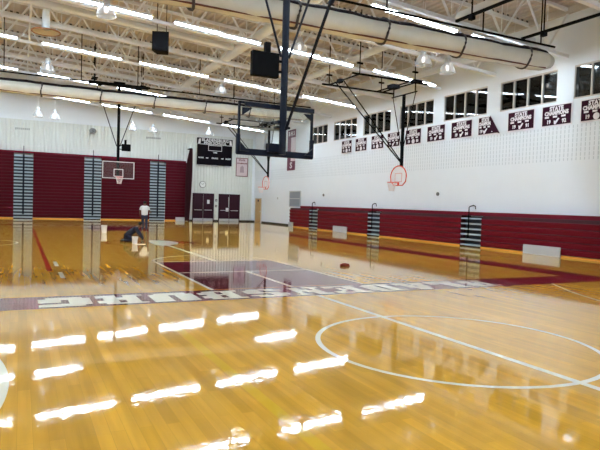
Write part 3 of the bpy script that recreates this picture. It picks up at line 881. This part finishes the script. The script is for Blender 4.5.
# ================================================================ FAR WALL ITEMS
YW = YF-.08
e = empty('scoreboard', 'black wall scoreboard with white heading above the maroon double doors', 'scoreboard', (16.5, YW-.1, 6.538))
e.scale = (.93, 1, .93)
MB().bb(-1.83, 1.83, -.1, .1, -1.32, .72, bev=.02).build('score_cabinet', M['board_black'], e)
hd = MB().bb(-1.86, 1.86, -.11, .1, .74, 1.38, bev=.02).build('heading_panel', M['board_black'], e)
UPZ = (0, 0, 1); RX = (1, 0, 0)
text_mesh('heading_text', 'BLADENSBURG', .40, M['white'], (0, -.12, 1.18), RX, UPZ, hd, .012, 1.0)
text_mesh('heading_text', 'HIGH SCHOOL', .34, M['white'], (0, -.12, .90), RX, UPZ, hd, .010, 1.0)
MB().bb(-1.84, 1.84, -.122, -.11, .73, .77).prism([(-1.8, -.12, .8), (-1.55, -.12, .8), (-1.5, -.12, 1.3), (-1.72, -.12, 1.25)], (0, .02, 0)).prism([(1.8, -.12, .8), (1.55, -.12, .8), (1.5, -.12, 1.3), (1.72, -.12, 1.25)], (0, .02, 0)).build('heading_trim', M['white'], hd)
MB().bb(-.72, .72, -.115, -.1, .12, .16).bb(-.72, -.68, -.115, -.1, .12, .68).bb(.68, .72, -.115, -.1, .12, .68).bb(-.72, .72, -.115, -.1, .64, .68).build('clock_window_outline', M['white'], e)
text_mesh('score_label', 'TIME', .2, M['white'], (0, -.108, -.05), RX, UPZ, e, .006)
for tx, bx in (('HOME', -1.45), ('PERIOD', 0), ('GUEST', 1.42)):
    text_mesh('score_label', tx, .19, M['white'], (bx, -.108, -.62), RX, UPZ, e, .006)
for bx in (-.82, .8): MB().bb(bx-.12, bx+.12, -.112, -.1, -.66, -.58).build('bonus_mark', M['white'], e)
for bx in (-1.35, 0, 1.35): MB().bb(bx-.32, bx+.32, -.13, .08, -1.44, -1.32, bev=.02).build('lower_bracket', M['grey'], e)

e = empty('wall_clock', 'round white faced wall clock above the left double door', 'clock', (15.42, YW-.02, 3.45))
e.scale = (.93, 1, .93)
o = MB().cyl((0, .02, 0), (0, -.06, 0), .34, n=28).build('rim', M['outlet'], e)
MB().cyl((0, -.062, 0), (0, -.068, 0), .29, n=28).build('clock_face', M['white'], e)
MB().box((.05, -.072, .06), (.03, .006, .2), (0, .7, 0)).box((-.08, -.072, .03), (.02, .006, .24), (0, -1.2, 0)).build('hands', M['black'], e)

e = empty('wall_banner', 'pale pink and white hanging banner right of the scoreboard', 'banner', (19.305, YW-.02, 5.284))
e.scale = (.93, 1, .93)
MB().bb(-.66, .66, -.01, .01, -.95, .97).build('cloth', M['pinkish'], e)
MB().bb(-.66, .66, -.02, -.01, .90, .97).bb(-.66, .66, -.02, -.01, -.95, -.9).bb(-.66, -.6, -.02, -.01, -.9, .9).bb(.6, .66, -.02, -.01, -.9, .9).build('banner_border', M['maroon'], e)
text_mesh('banner_text', 'STATE', .24, M['maroon'], (0, -.016, .72), RX, UPZ, e, .008)
text_mesh('banner_text', 'CHAMPIONS', .19, M['maroon'], (0, -.016, .40), RX, UPZ, e, .006)
MB().prism([(-.22, -.014, -.55), (.24, -.014, -.55), (.2, -.014, .05), (.05, -.014, .18), (-.18, -.014, .0)], (0, .006, 0)).build('banner_emblem', mat('grey_pink_print', (.45, .33, .38), .7), e)

for x0, x1, z, lb in ((-.43, .68, 7.336, 'grey lettered strip on the far wall above the left aisle'), (10.1, 11.42, 7.429, 'grey lettered strip on the far wall left of the scoreboard')):
    e = empty('wall_lettering', lb, 'sign', (x0, YW-.02, z))
    n = 8; ww = (x1-x0)/n
    for k in range(n):
        # letters too small to read in the photo: plain raised blocks
        MB().bb(k*ww+.02, (k+1)*ww-.03, 0, .05, -.09+(.03 if k else 0), .09).build('raised_letter', M['text_grey'], e)
e = empty('wall_horn', 'small dark horn loudspeaker on the far wall beside the hoop mast', 'horn', (5.52, YW-.3, 7.47))
MB().lathe([(.05, 0), (.12, .1), (.28, .22), (.3, .24), (.26, .24), (.0, .05)], n=14).build('horn_bell', M['outlet'], e).rotation_euler = (math.radians(60), 0, 0)
MB().box((0, .15, .02), (.08, .3, .06)).build('bracket', M['outlet'], e)
for z, lb in ((2.0, 'upper grey switch plate between the two double doors'), (1.45, 'lower grey switch plate between the two double doors')):
    e = empty('switch_plate', lb, 'switch', (16.8, YW-.01, z))
    MB().box((0, 0, 0), (.2, .03, .22), bev=.008).build('plate', M['outlet'], e)
    MB().box((0, -.025, 0), (.04, .03, .08)).build('toggle', M['white'], e)

# ================================================================ RIGHT WALL BANNERS
XB = XR-.05
bans = [(35.2, 33.8, '19', '75'), (33.35, 31.9, '19', '76'), (31.38, 29.95, '19', '78'), (29.56, 28.25, '19', '79'), (27.7, 26.2, '19', '80'),
        (25.7, 24.15, '19', '80'), (23.7, 22.1, '19', '84'), (21.7, 20.22, '19', '8'), (19.78, 18.2, '19', '91'), (17.83, 16.28, '19', '92'), (15.9, 14.45, '19', '93')]
order = ['farthest of the row', 'second from the far end', 'third from the far end', 'fourth from the far end', 'fifth from the far end, by the hoop mast',
         'sixth from the far end', 'seventh from the far end', 'with a folded over dark corner', 'just right of the one with the folded corner', 'second right of the folded corner one', 'nearest the right edge of the photo']
UZ = (0, 0, 1); RY = (0, -1, 0)
for i, (ya, yb, t1, t2) in enumerate(bans):
    yc = (ya+yb)/2; wd = ya-yb; h = .93; hw = wd/2
    e = empty('championship_banner', 'maroon state champions banner, ' + order[i], 'banner', (XB, yc, 6.03), group='state champions banners under the windows')
    fold = i == 7
    if fold:
        MB().prism([(0, hw, -.465), (0, -hw, -.465), (0, -.12, .465), (0, hw, .465)], (.015, 0, 0)).build('cloth', M['banner_w'], e)
        MB().prism([(-.006, hw-.05, -.415), (-.006, -hw+.12, -.415), (-.006, -.06, .415), (-.006, hw-.05, .415)], (.005, 0, 0)).build('maroon_field', M['banner'], e)
        MB().prism([(-.03, -.08, .47), (-.03, -hw, -.47), (-.02, -.17, -.30)], (.012, 0, 0)).build('folded_corner', M['banner'], e)
    else:
        MB().bb(0, .015, -hw, hw, -.465, .465).build('cloth', M['banner_w'], e)
        MB().bb(-.006, 0, -hw+.05, hw-.05, -.415, .415).build('maroon_field', M['banner'], e)
    dy = .25 if fold else 0
    sc = .7 if fold else 1
    text_mesh('banner_text', 'STATE', .25, M['banner_w'], (-.012, dy, .28), RY, UZ, e, .012, sc*.95)
    text_mesh('banner_text', 'CHAMPIONS', .23, M['banner_w'], (-.012, dy, .09), RY, UZ, e, .012, sc*.88)
    n = 3
    for k in range(3):   # third line is unreadable in the photo: word-long strips
        a = dy+(.42-.30*k)*sc*wd*.9+.0
        MB().bb(-.012, -.006, a-.21*sc, a, -.10, -.02).build('small_word', M['banner_w'], e)
    text_mesh('banner_text', t1, .22, M['banner_w'], (-.012, dy+.38*sc, -.27), RY, UZ, e, .010, .9)
    text_mesh('banner_text', t2, .22, M['banner_w'], (-.012, dy-.40*sc if not fold else -.22, -.27), RY, UZ, e, .010, .9)
    if i == 10 or i < 5 and i != 3:
        MB().cyl((-.012, dy-.02, -.27), (-.004, dy-.02, -.27), .14, n=18).build('ball_emblem', M['banner_w'], e)
    else:
        MB().prism([(-.012, dy+.10, -.38), (-.012, dy+.03, -.40), (-.012, dy-.16, -.16), (-.012, dy-.10, -.12), (-.012, dy+.02, -.24), (-.012, dy+.12, -.22)], (.008, 0, 0)).build('runner_emblem', M['banner_w'], e)
# tall vertical banner
e = empty('championship_banner', 'tall narrow pink and maroon banner on the side wall near the far corner', 'banner', (XB, 43.6, 6.45))
MB().bb(0, .015, -.78, .78, -1.72, 1.72).build('cloth', M['pinkish'], e)
MB().bb(-.006, 0, -.78, .78, 1.05, 1.72).bb(-.006, 0, -.78, .78, -1.72, -.95).bb(-.006, 0, .1, .78, -.95, 1.05).build('maroon_field', mat('plum_print', (.16, .04, .08), .7), e)
for k, ch in enumerate('BHS'):
    text_mesh('banner_text', ch, .5, M['banner_w'], (-.012, .46-.46*k, 1.38), RY, UZ, e, .014)
text_mesh('banner_text', 'S', .7, M['banner_w'], (-.012, 0, -1.32), RY, UZ, e, .016, 1.5)
for y, z, lb in ((37.7, 2.62, 'small dark round wall fitting above the far part of the low bleachers'), (24.6, 2.66, 'small dark round wall fitting right of the fan backboard'), (46.2, 2.35, 'small pale wall plate beside the tan door')):
    o = MB().cyl((XR-.06, y, z), (XR, y, z), .10, n=14).cyl((XR-.08, y, z), (XR-.06, y, z), .05, n=12).build('wall_fitting', M['outlet'] if y < 40 else M['grey'])
    tag(o, lb, 'wall fitting')

# ================================================================ FLOOR ITEMS
def bucket(loc, r, h, label, paint=True):
    e = empty('bucket', label, 'bucket', loc)
    MB().lathe([(0, .0), (r*.84, .0), (r, h), (r*1.06, h), (r*1.06, h-.03), (r*.98, h-.03), (r*.94, h-.01), (r*.80, .02), (0, .02)], n=20).build('pail', M['bucket'], e, smooth=False)
    pts = [(r*1.04*math.cos(a), .03, h-.03-.16*math.sin(a)) for a in [PI*k/10 for k in range(11)]]
    MB().tube([(p[0], -r*.9*math.sin(PI*k/10)*.9, p[2]) for k, p in enumerate(pts)], .006, n=5).build('handle', M['chrome'], e)
bucket((4.02, 31.4, 0), .15, .42, 'white bucket standing alone left of the standing person')
bucket((4.28, 23.9, 0), .12, .30, 'white bucket in front of the kneeling person')
o = MB().prism([(-.35, -.12, 0), (-.1, -.22, 0), (.3, -.16, 0), (.42, .05, 0), (.1, .14, 0), (-.28, .12, 0)], (0, 0, .012)).build('paper_sheet', M['bucket'])
o.location = (4.42, 23.6, .002); o.scale = (.6, .6, 1); tag(o, 'white sheet on the floor in front of the small bucket', 'sheet')
# crumpled red-brown rag
s = MB(); bmesh.ops.create_icosphere(s.bm, subdivisions=3, radius=1)
for v in s.bm.verts:
    n_ = .12*math.sin(v.co.x*7+1)*math.cos(v.co.y*6)+.1*math.sin(v.co.z*9+v.co.x*4)
    v.co *= 1+n_; v.co.x *= .19; v.co.y *= .13; v.co.z = max(0, v.co.z*.06+.025)
o = s.build('rag', M['rag'], smooth=True); o.location = (8.9, 14.75, .001); o.rotation_euler = (0, 0, .4)
tag(o, 'crumpled dark red rag lying on the floor right of the painted key', 'rag')

# ================================================================ PEOPLE
def skin(name, pts, edges, rad, m, parent=None, sub=2, root=0):
    me = bpy.data.meshes.new(name); me.from_pydata(pts, edges, []); me.update()
    o = bpy.data.objects.new(name, me); COL.objects.link(o)
    sk = o.modifiers.new('skin', 'SKIN'); sk.use_smooth_shade = True
    for i, r in enumerate(rad):
        rr = r if isinstance(r, (tuple, list)) else (r, r)
        me.skin_vertices[0].data[i].radius = rr
        me.skin_vertices[0].data[i].use_root = (i == root)
    sb = o.modifiers.new('sub', 'SUBSURF'); sb.levels = sub; sb.render_levels = sub
    dg = bpy.context.evaluated_depsgraph_get()
    nm = bpy.data.meshes.new_from_object(o.evaluated_get(dg))
    bpy.data.objects.remove(o); bpy.data.meshes.remove(me)
    for p in nm.polygons: p.use_smooth = True
    nm.materials.clear(); nm.materials.append(m); nm.name = name
    o = bpy.data.objects.new(name, nm); COL.objects.link(o)
    if parent: o.parent = parent
    return o

class Fig:
    """points by name, chains with radii"""
    def __init__(s): s.p = []; s.e = []; s.r = []; s.n = {}
    def pt(s, name, co, r, link=None):
        s.n[name] = len(s.p); s.p.append(co); s.r.append(r)
        if link: s.e.append((s.n[link], s.n[name]))
    def hand(s, side, wrist, d, fwd):
        """palm and five unequal bent fingers: d along the hand, fwd towards the thumb"""
        d = Vector(d).normalized(); f = Vector(fwd).normalized(); w0 = Vector(s.p[s.n[wrist]])
        nrm = d.cross(f).normalized()
        s.pt(side+'palm', tuple(w0+d*.05), (.035, .022), wrist)
        for k, (ln, off) in enumerate(((.070, .030), (.080, .010), (.074, -.010), (.058, -.030))):
            b = w0+d*.09+f*off
            s.pt('%sf%da' % (side, k), tuple(b), .011, side+'palm')
            s.pt('%sf%db' % (side, k), tuple(b+d*ln*.55+nrm*.010), .009, '%sf%da' % (side, k))
            s.pt('%sf%dc' % (side, k), tuple(b+d*ln*.95+nrm*.034), .008, '%sf%db' % (side, k))
        s.pt(side+'ta', tuple(w0+d*.04+f*.045), .013, side+'palm')
        s.pt(side+'tb', tuple(w0+d*.08+f*.062+nrm*.012), .010, side+'ta')

def head(e, c, fwd, m_skin, cap=True):
    """shaped head mesh as a child-free blob is part of body; here hair and ears"""
    pass

def person(label, loc, rotz, J, shirt_m, leg_m, belly):
    e = empty('person', label, 'person', loc, (0, 0, rotz))
    F = Fig()
    F.pt('pelvis', J['pelvis'], (.13, .10))
    F.pt('waist', J['waist'], (.13, .095), 'pelvis')
    F.pt('chest', J['chest'], (.155, .11), 'waist')
    F.pt('neckb', J['neckb'], (.075, .07), 'chest')
    F.pt('neck', J['neck'], (.052, .052), 'neckb')
    F.pt('jaw', J['jaw'], (.065, .07), 'neck')
    F.pt('skull', J['skull'], (.08, .098), 'jaw')
    F.pt('crown', J['crown'], (.055, .065), 'skull')
    for s_ in ('l', 'r'):
        F.pt(s_+'sh', J[s_+'sh'], .058, 'neckb')
        F.pt(s_+'el', J[s_+'el'], .042, s_+'sh')
        F.pt(s_+'wr', J[s_+'wr'], .028, s_+'el')
        d = Vector(J[s_+'wr'])-Vector(J[s_+'el'])
        F.hand(s_, s_+'wr', d, J[s_+'thumb'])
        F.pt(s_+'hip', J[s_+'hip'], .09, 'pelvis')
        F.pt(s_+'kn', J[s_+'kn'], .058, s_+'hip')
        F.pt(s_+'calf', tuple(Vector(J[s_+'kn']).lerp(Vector(J[s_+'an']), .35)), .055, s_+'kn')
        F.pt(s_+'an', J[s_+'an'], .038, s_+'calf')
        F.pt(s_+'toe', J[s_+'toe'], (.04, .028), s_+'an')
    body = skin('body', F.p, F.e, F.r, M['skin'], e)
    # face: nose, brows, ears, set in the direction the head looks
    look = Vector(J['look']).normalized(); sk = Vector(J['skull']); up = (Vector(J['crown'])-Vector(J['jaw'])).normalized()
    look = (look-up*look.dot(up)).normalized(); side = look.cross(up).normalized()
    bm_ = bmesh.new(); bm_.from_mesh(body.data)
    def blob(c, r, sc=(1, 1, 1)):
        t = bmesh.new(); bmesh.ops.create_icosphere(t, subdivisions=2, radius=r)
        bmesh.ops.transform(t, matrix=Matrix.Translation(c) @ Matrix((side*sc[0], look*sc[1], up*sc[2])).transposed().to_4x4(), verts=t.verts)
        me = bpy.data.meshes.new('t'); t.to_mesh(me); t.free(); bm_.from_mesh(me); bpy.data.meshes.remove(me)
    blob(sk+look*.088-up*.035, .018, (.8, 1.2, 1.4))
    for q in (-1, 1): blob(sk+side*q*.078-up*.03, .026, (.45, .8, 1.2))
    blob(sk+look*.078-up*.075, .02, (1.5, .6, .5))
    bm_.to_mesh(body.data); bm_.free()
    for p in body.data.polygons: p.use_smooth = True
    ey = MB()
    for q in (-1, 1):
        t = bmesh.new(); bmesh.ops.create_icosphere(t, subdivisions=2, radius=.012)
        bmesh.ops.transform(t, matrix=Matrix.Translation(sk+look*.082+side*q*.032-up*.01), verts=t.verts); ey._add(t)
    ey.build('eyes', M['hair'], e)
    # hair cap
    hb = MB(); t = bmesh.new(); bmesh.ops.create_icosphere(t, subdivisions=3, radius=1)
    kill = [v for v in t.verts if v.co.y > .45 and v.co.z < .35 or v.co.z < -.45]
    bmesh.ops.delete(t, geom=kill, context='VERTS')
    bmesh.ops.transform(t, matrix=Matrix.Translation(sk+up*.015-look*.008) @ Matrix((side*.092, look*.108, up*.118)).transposed().to_4x4(), verts=t.verts)
    hb._add(t); hb.build('hair', M['hair'], e, smooth=True)
    # shirt
    G = Fig()
    G.pt('pelvis', tuple(Vector(J['pelvis'])-Vector(belly)*.07), (.20, .15))
    G.pt('waist', J['waist'], (.20, .15), 'pelvis')
    G.pt('chest', J['chest'], (.215, .15), 'waist')
    G.pt('neckb', J['neckb'], (.09, .085), 'chest')
    sl = J.get('sleeve', .5)
    for s_ in ('l', 'r'):
        G.pt(s_+'sh', J[s_+'sh'], .082, 'neckb')
        G.pt(s_+'el', tuple(Vector(J[s_+'sh']).lerp(Vector(J[s_+'el']), min(1, sl*1.6))), .066, s_+'sh')
        if sl > .9: G.pt(s_+'wr', tuple(Vector(J[s_+'el']).lerp(Vector(J[s_+'wr']), .9)), .045, s_+'el')
    skin('shirt', G.p, G.e, G.r, shirt_m, e)
    # trousers
    G = Fig()
    G.pt('pelvis', J['pelvis'], (.15, .12))
    for s_ in ('l', 'r'):
        G.pt(s_+'hip', J[s_+'hip'], .112, 'pelvis')
        G.pt(s_+'kn', J[s_+'kn'], .082, s_+'hip')
        G.pt(s_+'an', J[s_+'an'], .068, s_+'kn')
    skin('trousers', G.p, G.e, G.r, leg_m, e)
    for s_ in ('l', 'r'):
        a, b = Vector(J[s_+'an']), Vector(J[s_+'toe'])
        d = (b-a).normalized()
        skin('shoe', [tuple(a-d*.05-Vector((0, 0, .0))), tuple(a.lerp(b, .5)), tuple(b)], [(0, 1), (1, 2)], [(.05, .045), (.052, .04), (.042, .03)], M['shoe'], e, 1)
    return e
# standing person seen from behind: faces +y, head bowed, right forearm raised to the side
J = dict(pelvis=(0, 0, .93), waist=(0, 0, 1.08), chest=(0, .0, 1.30), neckb=(0, .03, 1.44), neck=(0, .06, 1.50), jaw=(0, .11, 1.555), skull=(0, .13, 1.63), crown=(0, .13, 1.70),
         lsh=(-.20, .02, 1.40), lel=(-.27, -.03, 1.13), lwr=(-.25, .10, .92), lthumb=(0, 1, 0),
         rsh=(.20, .02, 1.40), rel=(.29, .05, 1.15), rwr=(.34, .27, 1.10), rthumb=(0, 0, 1),
         lhip=(-.10, 0, .86), lkn=(-.10, .02, .48), lan=(-.10, -.02, .09), ltoe=(-.12, .13, .045),
         rhip=(.10, 0, .86), rkn=(.11, .03, .48), ran=(.11, .0, .09), rtoe=(.13, .15, .045), look=(0, .8, -.6), sleeve=.45)
person('person in a white t-shirt and dark jeans standing with bowed head', (6.58, 33.8, 0), math.radians(-8), J, M['shirt'], M['jeans'], (0, 0, 1))
# kneeling person: faces +x, torso bent forward, hands on the floor
J = dict(pelvis=(-.30, 0, .27), waist=(-.20, 0, .37), chest=(-.01, 0, .51), neckb=(.12, 0, .62), neck=(.17, 0, .665), jaw=(.22, 0, .69), skull=(.26, 0, .75), crown=(.27, 0, .82),
         lsh=(.09, .19, .57), lel=(.25, .24, .34), lwr=(.40, .20, .10), lthumb=(0, -1, 0),
         rsh=(.09, -.19, .57), rel=(.22, -.24, .34), rwr=(.42, -.22, .09), rthumb=(0, 1, 0),
         lhip=(-.28, .11, .25), lkn=(.10, .17, .09), lan=(-.42, .17, .08), ltoe=(-.58, .17, .05),
         rhip=(-.28, -.11, .25), rkn=(.10, -.17, .09), ran=(-.42, -.17, .08), rtoe=(-.58, -.17, .05), look=(.7, 0, -.7), sleeve=1.0)
person('person in dark navy clothes kneeling and bending over the court logo', (4.42, 24.9, 0), math.radians(-12), J, M['hoodie'], M['hoodie'], (0, 0, 0))
